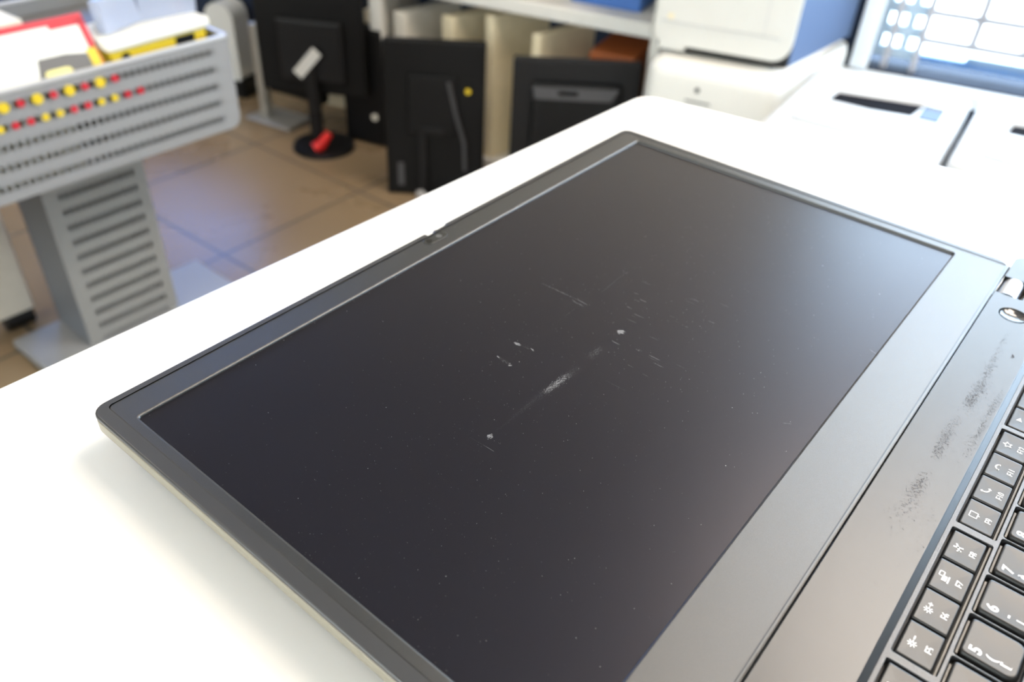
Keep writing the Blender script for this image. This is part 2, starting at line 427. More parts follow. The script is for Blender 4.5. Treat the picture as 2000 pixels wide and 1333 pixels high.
# ceiling lamps
for i, (x, y) in enumerate(((1.78, -0.05), (1.78, -0.80), (1.12, -0.42), (-0.6, 2.2), (-0.6, -1.9), (0.5, 3.6))):
    t = thing('ceiling_lamp', (x, y, CEIL), 0, ['square ceiling light panel nearest the window, above the printers', 'square ceiling light panel by the window, the second one to the right', 'square ceiling light panel between the counter and the window', 'square ceiling light panel on the left, above the open floor', 'square ceiling light panel in the rear right part of the shop', 'square ceiling light panel deepest in the shop, above the book row'][i], 'lamp', 'square ceiling light panels')
    mb = MB()
    for (a, b_, c, d) in ((-.32, -.30, -.32, .32), (.30, .32, -.32, .32), (-.30, .30, -.32, -.30), (-.30, .30, .30, .32)): mb.box((a, c, -0.03), (b_, d, 0))
    mb.build('lamp_frame', M['lampframe'], t)
    mb = MB(); mb.box((-.30, -.30, -0.022), (.30, .30, -0.004)); mb.build('diffuser', M['lamp'] if i < 3 else M['lamp2'], t)

# ------------------------------------------------------------------ counter
t = thing('counter', (-0.3, -0.5, FLOOR), 0, 'white laminate counter with a rounded corner, carrying the open laptop', 'counter')
T0 = Matrix.Translation((0.3, 0.5, -FLOOR))
K = Vector((0.4606, 0.2599)); dl = Vector((-0.99965, 0.02665)); dr = Vector((0.1669, -0.98597))
rc = 0.016
a = K + dl * rc; b = K + dr * rc
cor = [tuple(a.lerp(K, 0)), ]
pts = []
for i in range(9):
    u = i / 8; p = (b * (1 - u) ** 2 + K * 2 * u * (1 - u) + a * u ** 2); pts.append((p.x, p.y))
far_l = K + dl * 2.0; far_r = K + dr * 1.7
outline = pts + [(far_l.x, far_l.y), (far_l.x, -1.45), (far_r.x, far_r.y - 0.02)]
plate('worktop', [outline], TBL - 0.036, TBL, 0.0015, M['counter'], t).matrix_local = T0
mb = MB(); mb.poly([(x * 0.86 - 0.08, y * 0.86 - 0.08) for x, y in outline], FLOOR + 0.001, TBL - 0.036)
mb.build('base_panel', M['shelfw'], t).matrix_local = T0

# ------------------------------------------------------------------ laptop
LP = thing('laptop', (0.177, -0.03, TBL), 0, 'open dark grey laptop lying flat at 180 degrees on the white counter', 'laptop')
TL = Matrix.Translation((-0.177, 0.03, -TBL))
def part(o): o.matrix_local = TL; return o
# lid cover, rim and bezel
part(plate('lid_cover', [rrect(-0.0102, -0.0248, 0.3545, 0.2106, 0.006)], -0.0068, -0.0014, 0.0005, M['cover'], LP))
rim_outer = [(-0.0102, -0.0248), (0.3545, -0.0248)]
top = 0.2106
rim_outer = rrect(-0.0102, -0.0248, 0.3545, top, 0.006)
# notch for the camera shutter slide in the top edge
k0 = [i for i, (x, y) in enumerate(rim_outer) if abs(y - top) < 1e-9 and x > 0.2][-1]
rim_outer = rim_outer[:k0 + 1] + [(0.1830, top), (0.1826, top - 0.0011), (0.1750, top - 0.0012), (0.1742, top - 0.0007), (0.1728, top - 0.0010), (0.1722, top - 0.0022), (0.1684, top - 0.0022), (0.1680, top)] + rim_outer[k0 + 1:]
part(plate('lid_rim', [rim_outer, [(-0.0056, -0.0247), (0.3513, -0.0247)] + rrect(-0.0056, 0.1, 0.3513, 0.2082, 0.003)[14:]], -0.0012, 0.0011, 0.0008, M['rim'], LP))
me = plate('screen_bezel', [rrect(-0.0053, -0.0260, 0.3511, 0.2079, 0, rs=(0, 0, .003, .003)), rrect(0.0, 0.0, 0.3438, 0.1942, 0.0012)], -0.0012, 0.0009, 0.0010, None, mesh_only=True)
part(link('screen_bezel', me, M['bezel'], LP))
# display panel with its dust and scratches (pattern of its own mesh)
mb = MB(); mb.box((-0.002, -0.002, -0.0024), (0.346, 0.196, -0.0002))
ZS = -0.00014
def speck(x, y, r, mi=1, st=1.0, ang=0.0, z=ZS):
    n = 6; pts = []
    for i in range(n):
        aa = i * 2 * PI / n; rr = r * random.uniform(0.7, 1.2)
        px, py = rr * st * math.cos(aa), rr * math.sin(aa)
        pts.append((x + px * math.cos(ang) - py * math.sin(ang), y + px * math.sin(ang) + py * math.cos(ang)))
    mb.flat(pts, z + random.random() * 0.00002, mi)
def scratch(x0, y0, x1, y1, w, mi=2, dens=1.0, wid=0.0):
    x0, y0, x1, y1, w, wid = [v / 1000 for v in (x0, y0, x1, y1, w, wid)]
    mi = 3 if mi == 1 else mi
    L = math.hypot(x1 - x0, y1 - y0); n = max(2, int(L / 0.0006 * dens)); an = math.atan2(y1 - y0, x1 - x0)
    for i in range(n):
        u = (i + random.random()) / n; e = math.sin(PI * min(1, max(0, u))) ** 0.4
        off = random.gauss(0, 1) * wid / 2
        speck(x0 + (x1 - x0) * u - math.sin(an) * off, y0 + (y1 - y0) * u + math.cos(an) * off, w * 1.3 * random.uniform(.5, 1.1) * e, mi, random.uniform(1.5, 4.0), an)
for (x0, y0, x1, y1, w_, mi_, d_, wd_) in (
    (174.8, 141.5, 175.4, 117, .11, 1, 1.2, .15), (173.4, 122, 172.6, 114.5, .16, 2, 2.5, .5), (175.5, 120, 175.0, 113.6, .10, 1, 2, .1),
    (207.8, 116.0, 187, 114.9, .10, 2, 1.2, .2), (209, 117, 211, 115, .14, 2, 3, .6), (170, 116.5, 160, 116.3, .10, 2, .8, .2), (160, 116.3, 150, 116.5, .05, 2, .6, .2),
    (130.5, 121, 130.8, 117.5, .16, 1, 4, .7), (131.0, 117, 132.0, 111, .10, 2, 2, .8), (132.5, 113, 131.5, 111, .14, 1, 3, .4),
    (118.5, 120, 117.8, 112, .12, 2, 2.2, .8), (118.6, 120.3, 118.2, 119, .15, 1, 5, .6), (117.4, 113, 117.8, 111.7, .16, 1, 5, .6),
    (113, 91.2, 130, 90.8, .11, 1, 9, 1.6), (108, 91.3, 137, 90.8, .07, 2, 8, 2.2), (143, 91.0, 154, 91.2, .08, 2, 9, 1.8), (80, 91.5, 112, 91.4, .035, 2, 4, .7), (95, 91.5, 112, 91.4, .05, 2, 3, 1.0),
    (167.4, 92.3, 169.4, 90.2, .22, 1, 12, 1.3), (79.6, 92.2, 81.2, 90.8, .16, 1, 9, 1.0),
    (75, 97.1, 75.4, 85.2, .045, 2, 1.8, .1), (75.3, 90, 75.4, 85.0, .085, 1, 2, .1), (136.3, 78.2, 136.6, 67, .04, 1, 1.6, .08), (90, 119, 113, 120, .05, 2, .6, .4),
    (232.6, 3.4, 231.0, -1.0, .07, 1, 5, .05), (162, 12, 164, 9, .09, 2, 3, .1)):
    scratch(x0, y0, x1, y1, w_, mi_, d_, wd_)
# short parallel nicks right of the centre (all along the lid's short side)
for i in range(34):
    x = random.uniform(150, 235); y = random.uniform(62, 104) + (x - 190) * 0.18; l = random.uniform(0.6, 6.0)
    scratch(x, y, x + random.uniform(-.1, .2), y - l, random.uniform(.07, .13), random.choice((1, 2)), 1.8, .05)
for i in range(2600):
    x = random.uniform(0.002, 0.342); y = random.triangular(0.002, 0.192, 0.085)
    speck(x, y, random.choice((0.00004, 0.00005, 0.00006, 0.00008)) * (1 + x * 0.8), random.choice((1, 2, 2)), random.uniform(1, 1.7), random.random() * 3)
for i in range(110):
    x = random.uniform(0.004, 0.34); y = random.uniform(0.004, 0.19)
    speck(x, y, random.uniform(0.00008, 0.00014), random.choice((1, 2)), random.uniform(1, 1.8), random.random() * 3)
for i in range(70):    # fluff caught along the edges
    if random.random() < .6: speck(random.uniform(0.001, 0.343), 0.1938 - abs(random.gauss(0, .0006)), random.uniform(.00005, .00013), 1, random.uniform(1, 3), random.random() * 3)
    else: speck(0.0006 + abs(random.gauss(0, .0006)), random.uniform(0.001, 0.19), random.uniform(.00005, .00013), 2, random.uniform(1, 3), random.random() * 3)
part(mb.build('display_panel', [M['panel'], M['dust'], M['scuff'], M['scuff2']], LP))
# camera window, lens, shutter disc, microphone dots
part(plate('camera_window', [rrect(0.1612, 0.2010, 0.1762, 0.2066, 0.0027, 8)], 0.0006, 0.0011, 0.0002, M['lensring'], LP))
mb = MB(); mb.cyl((0.1645, 0.2040, 0.0010), (0.1645, 0.2040, 0.00118), 0.0017); part(mb.build('camera_lens', M['lens'], LP))
mb = MB(); mb.cyl((0.1712, 0.2037, 0.0010), (0.1712, 0.2037, 0.00122), 0.0016); part(mb.build('camera_shutter', M['shutter'], LP))
for x in (0.1465, 0.1835, 0.1985):
    mb = MB(); mb.cyl((x, 0.2042, 0.0008), (x, 0.2042, 0.00100), 0.00045, n=12); part(mb.build('microphone_hole', M['shutter'], LP))

# base
ZD = 0.0015; ZK = -0.0006
bx0, bx1 = -0.0140, 0.3645
mb = MB(); mb.box((bx0, -0.262, TBL + 0.0018), (bx1, -0.0262, -0.0032), 0.0012)
part(mb.build('base_body', M['deck'], LP))
hx = ((0.3195, 0.3375), (0.0070, 0.0250))
strip = [(bx0 + 0.004, -0.0510), (bx1 - 0.0015, -0.0510), (bx1, -0.0500)]
for i in range(5):
    aa = i * PI / 2 / 4; strip.append((bx1 - 0.006 + 0.006 * math.cos(aa), -0.0322 + 0.006 * math.sin(aa)))
strip += [(0.3375, -0.0262), (0.3375, -0.0385), (0.3195, -0.0385), (0.3195, -0.0262), (0.0250, -0.0262), (0.0250, -0.0385), (0.0070, -0.0385), (0.0070, -0.0262)]
for i in range(5):
    aa = PI / 2 + i * PI / 2 / 4; strip.append((bx0 + 0.006 + 0.006 * math.cos(aa), -0.0322 + 0.006 * math.sin(aa)))
strip += [(bx0, -0.0500)]
me = plate('rear_deck', [strip, [(0.303 + 0.0062 * math.cos(i * PI / 16), -0.0383 + 0.0062 * math.sin(i * PI / 16)) for i in range(32)]], -0.0031, ZD, 0.0003, None, mesh_only=True)
mb = MB(); mb.bm.from_mesh(me); bpy.data.meshes.remove(me)
for f in mb.bm.faces: f.material_index = 0
# slope down to the keyboard
vv = [mb.bm.verts.new(p) for p in ((bx0 + .001, -0.0506, ZD - 0.0001), (bx1 - .001, -0.0506, ZD - 0.0001), (bx1 - .001, -0.0532, ZK - .0001), (bx0 + .001, -0.0532, ZK - .0001))]
mb.bm.faces.new(vv[::-1])
def fleck(x, y, spread, n, s=0.00015):
    for i in range(int(n * 2.4)):
        speck((x + random.gauss(0, spread[0])) / 1000, (y + random.gauss(0, spread[1])) / 1000, s * random.uniform(.25, .8), 1, random.uniform(1.5, 5), random.gauss(0.95, 0.3), ZD + 0.00002)
# rubbed-off dark smudges along the deck
for (x, y, sx, sy, n) in ((278, -40, 4, .7, 14), (264, -40.4, 5, .9, 40), (250, -40.8, 5, 1.1, 60), (236, -41.2, 5, 1.3, 110), (224, -40.8, 4, 1.3, 100), (206, -39.7, 4, 1.0, 30), (195, -39.4, 3.5, 1.2, 90), (186, -39.5, 2.5, 1.1, 60),
                          (164, -39.8, 4, 1.2, 70), (155, -39.5, 5, 1.6, 50), (142, -40, 6, 2.5, 22), (228, -48.6, 6, .7, 60), (208, -48.6, 5, .7, 50), (195, -48, 6, 1, 26), (150, -47, 14, 2, 26), (268.7, -46.2, .7, .3, 30), (120, -42, 14, 4, 14)):
    fleck(x, y, (sx, sy), n)
part(mb.build('rear_deck', [M['deck'], M['smudge']], LP))

# keyboard: frame with wells, key positions (mm)
FR = []   # function row (x0, x1, text, icon)
def fgroup(x, names):
    for i, nme in enumerate(names): FR.append((x + i * 15.35, x + i * 15.35 + 13.9, nme))
fgroup(11.5 - 0.0, ['Esc']); fgroup(28.2, ['F1', 'F2', 'F3', 'F4']); fgroup(93.1, ['F5', 'F6', 'F7', 'F8']); fgroup(158.2, ['F9', 'F10', 'F11', 'F12']); fgroup(222.9, ['PrtSc', 'Fn', 'Sup'])
NR = [(106.5 + (k - 5) * 19.1, 120.7 + (k - 5) * 19.1, k) for k in range(2, 12)]
wells = []
for (a_, b_) in ((10.6, 26.0), (27.3, 89.2), (92.2, 154.3), (157.3, 219.4), (222.0, 269.0)):
    wells.append(rrect(a_ / 1000, -0.0681, b_ / 1000, -0.0548, 0.0007, 4))
for (a_, b_, k) in NR:
    wells.append(rrect((a_ - 3.0) / 1000, -0.0877, (b_ + 1.35) / 1000, -0.0694, 0.0016, 5, rs=(.0032, .0032, .0012, .0012)))
part(plate('keyboard_frame', [rrect(bx0 + .001, -0.258, bx1 - .001, -0.0531, 0.001)] + wells, -0.0031, ZK, 0.0002, M['kbframe'], LP))
mb = MB(); mb.box((0.0, -0.095, -0.00315), (0.345, -0.054, -0.00300)); part(mb.build('key_bed', M['well'], LP))
mb = MB()
for (a_, b_) in ((10.6, 26.0), (27.3, 89.2), (92.2, 154.3), (157.3, 219.4), (222.0, 269.0)): mb.box(((a_ + .4) / 1000, -0.0679, -0.0030), ((b_ - .4) / 1000, -0.0671, -0.0013), 0.0002)
for (a_, b_, k) in NR: mb.box(((a_ - 1.6) / 1000, -0.0705, -0.0030), ((b_ - 1.6) / 1000, -0.0697, -0.0013), 0.0002)
part(mb.build('key_ledge', M['ledge'], LP))

def key_mesh(w, h, rt, rb, flare, flare_t, flare_b, dish, ztop):
    """one keycap: flared skirts, rolled edge, dished top; origin at the top face centre"""
    bm = bmesh.new()
    def ring(gx0, gy0, gx1, gy1, rt_, rb_, z):
        return [bm.verts.new((x, y, z)) for x, y in rrect(gx0, gy0, gx1, gy1, 0, 5, rs=(rb_, rb_, rt_, rt_))]
    W2_, H2 = w / 2, h / 2
    rings = [ring(-W2_ - flare, -H2 - flare_b, W2_ + flare, H2 + flare_t, rt + .0002, rb + flare * .6, -0.0030),
             ring(-W2_ - flare * .85, -H2 - flare_b * .88, W2_ + flare * .85, H2 + flare_t * .88, rt + .0002, rb + flare * .5, -0.0011),
             ring(-W2_ - .00012, -H2 - .00012, W2_ + .00012, H2 + .00012, rt, rb, ztop - .00025),
             ring(-W2_ + .0001, -H2 + .0001, W2_ - .0001, H2 - .0001, rt, rb, ztop - .00002)]
    for f_ in (0.92, 0.75, 0.5, 0.25):
        zz = ztop - dish * (1 - f_ ** 2)
        rings.append(ring(-W2_ * f_, -H2 * f_, W2_ * f_, H2 * f_, rt * f_, rb * f_, zz))
    for a_, b_ in zip(rings, rings[1:]):
        n = len(a_)
        for i in range(n): bm.faces.new((a_[i], a_[(i + 1) % n], b_[(i + 1) % n], b_[i]))
    bm.faces.new(rings[-1])
    bm.faces.new(rings[0][::-1])
    bm.normal_update()
    me = bpy.data.meshes.new('key'); bm.to_mesh(me); bm.free()
    for f in me.polygons: f.use_smooth = True
    me.set_sharp_from_angle(angle=math.radians(50))
    me.materials.append(M['key'])
    return me
ME_F = key_mesh(0.0139, 0.0102, 0.0004, 0.0005, 0.00035, 0.0005, 0.0006, 0.00022, 0.0)
ME_N = key_mesh(0.0142, 0.0152, 0.0011, 0.0026, 0.0010, 0.0003, 0.0010, 0.00030, 0.0)

def arc(mb, cx, cy, r, w, a0, a1, n=14, z0=0, z1=0.00003):
    for i in range(n):
        a = a0 + (a1 - a0) * i / n; b = a0 + (a1 - a0) * (i + 1) / n
        mb.poly([(cx + (r - w / 2) * math.cos(a), cy + (r - w / 2) * math.sin(a)), (cx + (r + w / 2) * math.cos(a), cy + (r + w / 2) * math.sin(a)),
                 (cx + (r + w / 2) * math.cos(b), cy + (r + w / 2) * math.sin(b)), (cx + (r - w / 2) * math.cos(b), cy + (r - w / 2) * math.sin(b))], z0, z1)
def bar(mb, x0, y0, x1, y1, w, z0=0, z1=0.00003):
    d = Vector((x1 - x0, y1 - y0)).normalized(); n = Vector((-d.y, d.x)) * w / 2
    mb.poly([(x0 - n.x, y0 - n.y), (x1 - n.x, y1 - n.y), (x1 + n.x, y1 + n.y), (x0 + n.x, y0 + n.y)], z0, z1)
u = 0.001
def icon(mb, k):
    """white printed symbol centred on 0,0 (metres), upright for the typist"""
    if k in ('F5', 'F6'):                       # brightness
        arc(mb, -.9 * u, 0, .55 * u, .35 * u, 0, 2 * PI, 16)
        for i in range(8):
            a = i * PI / 4; bar(mb, (-.9 + .85 * math.cos(a)) * u, .85 * math.sin(a) * u, (-.9 + 1.4 * math.cos(a)) * u, 1.4 * math.sin(a) * u, .34 * u)
        bar(mb, .9 * u, 0, 2.3 * u, 0, .42 * u)
        if k == 'F6': bar(mb, 1.6 * u, -.7 * u, 1.6 * u, .7 * u, .42 * u)
    elif k == 'F7':                             # screen and laptop
        for (x0, y0, x1, y1) in ((0.0, .2, 2.0, .2), (2.0, .2, 2.0, 1.6), (2.0, 1.6, 0.0, 1.6), (0.0, 1.6, 0.0, .2)): bar(mb, x0 * u, y0 * u, x1 * u, y1 * u, .34 * u)
        mb.poly([(-1.8 * u, -1.0 * u), (.5 * u, -1.0 * u), (.5 * u, .5 * u), (-1.8 * u, .5 * u)], 0, .00003)
        bar(mb, -2.2 * u, -1.5 * u, .9 * u, -1.5 * u, .5 * u)
    elif k == 'F8':                             # aeroplane
        bar(mb, -1.6 * u, -.9 * u, 1.7 * u, .9 * u, .62 * u)
        bar(mb, -.2 * u, 1.5 * u, .6 * u, -1.6 * u, .62 * u)
        bar(mb, -1.6 * u, .0 * u, -1.0 * u, -1.3 * u, .45 * u)
    elif k == 'F9':                             # rounded square with a small tail
        for (x0, y0, x1, y1) in ((-1.5, -1.1, -1.5, 1.4), (-1.5, 1.4, 1.3, 1.4), (1.3, 1.4, 1.3, -1.1), (-1.5, -1.1, 1.3, -1.1)): bar(mb, x0 * u, y0 * u, x1 * u, y1 * u, .36 * u)
        mb.poly([(-.4 * u, -1.1 * u), (.1 * u, -1.9 * u), (.8 * u, -1.1 * u)], 0, .00003)
    elif k == 'F10':                            # handset, lifted
        arc(mb, .6 * u, .9 * u, 2.0 * u, .55 * u, PI * 1.02, PI * 1.55, 10)
        bar(mb, -1.7 * u, .9 * u, -.9 * u, 1.3 * u, .8 * u); bar(mb, .6 * u, -1.5 * u, 1.3 * u, -.7 * u, .8 * u)
    elif k == 'F11':                            # handset, laid down
        arc(mb, 0, -1.0 * u, 1.5 * u, .55 * u, PI * .08, PI * .92, 10)
        bar(mb, -1.5 * u, -.9 * u, -1.3 * u, -.2 * u, .8 * u); bar(mb, 1.5 * u, -.9 * u, 1.3 * u, -.2 * u, .8 * u)
    elif k == 'F12':                            # star outline
        P = [((1.75 if i % 2 == 0 else .75) * u * math.cos(PI / 2 + i * PI / 5), (1.75 if i % 2 == 0 else .75) * u * math.sin(PI / 2 + i * PI / 5)) for i in range(10)]
        for i in range(10): bar(mb, *P[i], *P[(i + 1) % 10], .34 * u)
    elif k == 'F4':                             # microphone, crossed
        arc(mb, 0, .8 * u, .35 * u, .7 * u, 0, 2 * PI, 12); bar(mb, 0, .8 * u, 0, -.5 * u, 1.0 * u)
        arc(mb, 0, -.1 * u, 1.2 * u, .3 * u, PI, 2 * PI, 8); bar(mb, 1.4 * u, -1.3 * u, -1.4 * u, 1.6 * u, .3 * u)
    elif k == 'PrtSc':
        mb.poly([(-.9 * u, -.9 * u), (1.5 * u, .0 * u), (-.9 * u, 1.2 * u)], 0, .00003)
def legend(name_items, parent, ic=None):
    mb = MB()
    for (s, size, x, y, bold, xs) in name_items:
        add_mesh(mb, text_mesh(s, size, bold, xs), Matrix.Translation((x, y, 0)))
    if ic: n = len(mb.bm.verts); icon(mb, ic); mb.bm.verts.ensure_lookup_table(); bmesh.ops.transform(mb.bm, matrix=Matrix.Translation((-.0003, .0021, 0)), verts=mb.bm.verts[n:])
    o = mb.build('legend', M['legend'], parent)
    o.location = (0, 0, -0.00012)
    return o
for (a_, b_, nme) in FR:
    k = link('key', ME_F, None, LP); k.matrix_local = TL @ Matrix.Translation(((a_ + b_) / 2000, -0.0611, ZK - 0.0001))
    if nme.startswith('F') and nme != 'Fn': legend([(nme, 0.0034, -.0002, -.0029, .00005, .84)], k, nme)
    elif nme == 'PrtSc': legend([], k, nme)
AZ = {2: ('2', 'é', '~'), 3: ('3', '"', '#'), 4: ('4', "'", '{'), 5: ('5', '(', '['), 6: ('6', '-', '|'), 7: ('7', 'è', '`'), 8: ('8', '_', '\\'), 9: ('9', 'ç', '^'), 10: ('0', 'à', '@'), 11: ('°', ')', ']')}
for (a_, b_, n) in NR:
    k = link('key', ME_N, None, LP); k.matrix_local = TL @ Matrix.Translation(((a_ + b_) / 2000, -0.0785, ZK - 0.0001))
    A = AZ[n]
    legend([(A[0], 0.0050, -.0042, .0040, .00016, 1.0), (A[1], 0.0038, -.0042, -.0004, .00014, 1.0), (A[2], 0.0038, -.0040, -.0044, .00014, 1.0)], k)
# hinges
for x0, x1 in hx:
    mb = MB(); mb.cyl((x0 + 0.0006, -0.0318, -0.0038), (x1 - 0.0006, -0.0318, -0.0038), 0.0058, n=40)
    part(mb.build('hinge', M['chrome'], LP, smooth=True))
# power button
mb = MB()
n_ = 40; prev = None
prof = ((0.0060, -0.0028), (0.0059, 0.0006), (0.0055, 0.0013), (0.0051, 0.0011), (0.0035, 0.0004), (0.0018, 0.0001))
rings = [[mb.bm.verts.new((0.303 + r * math.cos(2 * PI * i / n_), -0.0383 + r * math.sin(2 * PI * i / n_), z)) for i in range(n_)] for r, z in prof]
for a_, b_ in zip(rings, rings[1:]):
    for i in range(n_): mb.bm.faces.new((a_[i], a_[(i + 1) % n_], b_[(i + 1) % n_], b_[i]))
mb.bm.faces.new(rings[-1])
o = mb.build('power_button', M['button'], LP, smooth=True); part(o)
# rubber feet under the base
for x, y in ((0.02, -0.045), (0.33, -0.045), (0.02, -0.24), (0.33, -0.24)):
    mb = MB(); mb.cyl((x, y, TBL), (x, y, TBL + 0.0019), 0.006); part(mb.build('rubber_foot', M['caster'], LP))

# ------------------------------------------------------------------ display rack on the left
RK = thing('display_rack', (0.55, 1.59, FLOOR), 0, 'grey perforated metal display bin on a slotted column stand, full of magazines and boxes', 'display rack')
TR = Matrix.Translation((-0.55, -1.59, -FLOOR))
def rpart(o): o.matrix_local = TR; return o
P_BIN = perf_mat('perforated_bin', (0.57, 0.57, 0.57), -0.3175, 0.0322, 5, -0.7, 0.755)
P_COL = perf_mat('perforated_column', (0.57, 0.565, 0.55), -0.512, 0.0345, 13, 0.478, 0.636)
mb = MB(); mb.box((0.343, 1.10, FLOOR + 0.002), (0.80, 1.655, FLOOR + 0.022), 0.004); rpart(mb.build('base_plate', M['rackgrey'], RK))
mb = MB(); mb.box((0.448, 1.515, -0.928), (0.659, 1.517, -0.44)); rpart(mb.build('column_front', P_COL, RK))
mb = MB(); mb.box((0.448, 1.517, -0.928), (0.451, 1.652, -0.44)); mb.box((0.656, 1.517, -0.928), (0.659, 1.652, -0.44)); mb.box((0.448, 1.649, -0.928), (0.659, 1.652, -0.44)); rpart(mb.build('column_side', M['rackshade'], RK))
# bin: front sheet with rounded lower corner, side, back, floor, rim
def bin_sheet(y0, y1, name, mt):
    pts = rrect(-0.6, -0.471, 0.790, -0.296, 0, 6, rs=(.02, .022, .004, .004))
    bm = MB(); vs = bm.poly(pts, 0, y1 - y0)
    bm.xf(vs, Matrix.Translation((0, y1, 0)) @ Matrix.Rotation(PI / 2, 4, 'X'))
    return rpart(bm.build(name, mt, RK))
bin_sheet(1.335, 1.3375, 'bin_front', P_BIN)
bin_sheet(1.780, 1.7825, 'bin_back', M['rackgrey'])
mb = MB(); mb.box((0.787, 1.3375, -0.45), (0.790, 1.780, -0.298)); rpart(mb.build('bin_side', M['rackgrey'], RK)); mb = MB(); mb.box((-0.6, 1.3375, -0.45), (-0.597, 1.780, -0.298)); rpart(mb.build('bin_side', M['rackgrey'], RK))
mb = MB(); mb.box((-0.59, 1.3375, -0.469), (0.785, 1.780, -0.463)); rpart(mb.build('bin_floor', M['rackgrey'], RK))
mb = MB(); mb.box((-0.6, 1.333, -0.299), (0.792, 1.342, -0.292), .002); mb.box((0.784, 1.333, -0.299), (0.793, 1.785, -0.292), .002); mb.box((-0.6, 1.776, -0.299), (0.792, 1.785, -0.292), .002)
rpart(mb.build('bin_rim', M['alu'], RK))
mb = MB()
for i in range(13):
    x = 0.56 - i * 0.0265 * 1.0; mb.cyl((x, 1.3345, -0.3175), (x, 1.3305 if i % 2 else 1.331, -0.3175), 0.0085 if i % 2 else 0.006, n=14, mi=i % 2)
for i in range(22):
    x = 0.60 - i * 0.024; mb.cyl((x, 1.3345, -0.3497), (x, 1.3325, -0.3497), 0.006, n=12, mi=(i // 2) % 2)
rpart(mb.build('sticker_row', [M['redcard'], M['yellow']], RK))
mb = MB(); mb.box((0.285, 1.70, -0.905), (0.425, 1.76, -0.44), 0.006); rpart(mb.build('rear_leg', M['cream_w'], RK))
mb = MB(); mb.cyl((0.36, 1.73, -0.925), (0.42, 1.73, -0.925), 0.025); rpart(mb.build('caster', M['caster'], RK, smooth=True))

# things lying in the bin (each leans on / lies on the others)
def boxthing(name, dims, loc, rot, material, label, cat, group=None, bev=0.002):
    mb = MB(); mb.box((-dims[0] / 2, -dims[1] / 2, 0), (dims[0] / 2, dims[1] / 2, dims[2]), bev)
    o = mb.build(name, material); o.location = loc; o.rotation_euler = rot
    return tag(o, label, cat, group)
D = math.radians
boxthing('storage_box', (0.86, 0.40, 0.150), (0.055, 1.56, -0.463), (0, 0, 0), M['palecard'], 'pale grey flat box filling the left of the perforated bin', 'box')
boxthing('storage_box', (0.235, 0.40, 0.143), (0.655, 1.565, -0.463), (0, 0, 0), M['greycard'], 'dark grey box under the yellow tray in the bin', 'box')
# large white board with a red border, leaning back on the front edge of the bin
MG = thing('magazine', (0.56, 1.3475, -0.3128), 0, 'large white magazine with a red border leaning in the front left of the bin', 'magazine')
MG.rotation_euler = (D(-30), 0, 0)
mb = MB(); mb.box((-0.90, 0.0, 0.0), (0.0, 0.016, 0.104), 0.002); mb.build('cover', M['paper'], MG)
mb = MB(); mb.box((-0.90, -0.0012, 0.093), (-0.0003, 0.0, 0.1035)); mb.box((-0.060, -0.0012, 0.086), (-0.0003, 0.0, 0.094)); mb.box((-0.012, -0.0012, 0.046), (-0.0003, 0.0, 0.094)); mb.build('red_border', M['redcard'], MG)
mb = MB(); mb.box((-0.019, -0.0012, 0.001), (-0.004, 0.0, 0.046)); mb.build('yellow_border', M['yellow'], MG)
mb = MB(); mb.box((-0.004, -0.0012, 0.001), (-0.0003, 0.0, 0.050)); mb.build('orange_edge', M['orange'], MG)
mb = MB(); v_ = mb.poly([(-0.115, 0.001), (-0.020, 0.001), (-0.020, 0.040), (-0.055, 0.046), (-0.10, 0.046)], 0, 0.0012); mb.xf(v_, Matrix.Rotation(PI / 2, 4, 'X')); mb.build('dark_photo', M['greycard'], MG)
mb = MB(); v_ = mb.poly(rrect(-0.100, 0.004, -0.055, 0.026, 0.008, 6), 0.0012, 0.0024); mb.xf(v_, Matrix.Rotation(PI / 2, 4, 'X')); mb.build('price_sticker', M['paper_y'], MG)
boxthing('paper_bundle', (0.62, 0.13, 0.045), (0.22, 1.62, -0.312), (0, 0, D(3)), M['paper'], 'crumpled pale paper bundle behind the white magazine', 'paper')
boxthing('brown_envelope', (0.60, 0.06, 0.028), (0.26, 1.50, -0.312), (0, 0, D(3)), M['cream'], 'thin cream envelope lying behind the white magazine', 'envelope')
# yellow tray with cream rim and black marks
TY = thing('cardboard_tray', (0.670, 1.415, -0.3195), D(4), 'yellow cardboard tray with a cream rim in the right of the bin', 'tray')
mb = MB(); mb.box((-0.098, -0.050, 0), (0.098, 0.050, 0.036), 0.004); mb.build('tray_body', M['yellow'], TY)
mb = MB(); mb.box((-0.105, -0.057, 0.036), (0.105, 0.057, 0.056), 0.006); mb.build('tray_rim', M['paper'], TY)
mb = MB(); mb.cyl((-0.072, -0.0502, 0.022), (-0.072, -0.0520, 0.022), 0.008, n=14); mb.build('printed_mark', M['black'], TY); mb = MB(); mb.box((0.030, -0.0515, 0.016), (0.070, -0.0502, 0.032)); mb.build('printed_mark', M['black'], TY)
for i, (dx, dy, rz, rx, lb) in enumerate(((-0.035, -0.01, 20, -8, 'left translucent plastic sleeve standing on the yellow tray'), (0.012, 0.012, 6, 4, 'middle translucent plastic sleeve standing on the yellow tray'), (0.052, 0.0, -6, 8, 'right translucent plastic sleeve standing on the yellow tray'))):
    mb = MB(); mb.box((-0.055, -0.010, 0), (0.055, 0.010, 0.056), 0.003)
    o = mb.build('plastic_sleeve', M['frost']); o.location = (0.670 + dx, 1.415 + dy, -0.2630); o.rotation_euler = (D(rx), 0, D(rz)); tag(o, lb, 'sleeve', 'translucent sleeves on the yellow tray')
boxthing('plastic_stick', (0.012, 0.012, 0.13), (0.590, 1.42, -0.2630), (0, D(42), 0), M['white2'], 'thin white stick leaning on the translucent sleeves', 'stick')
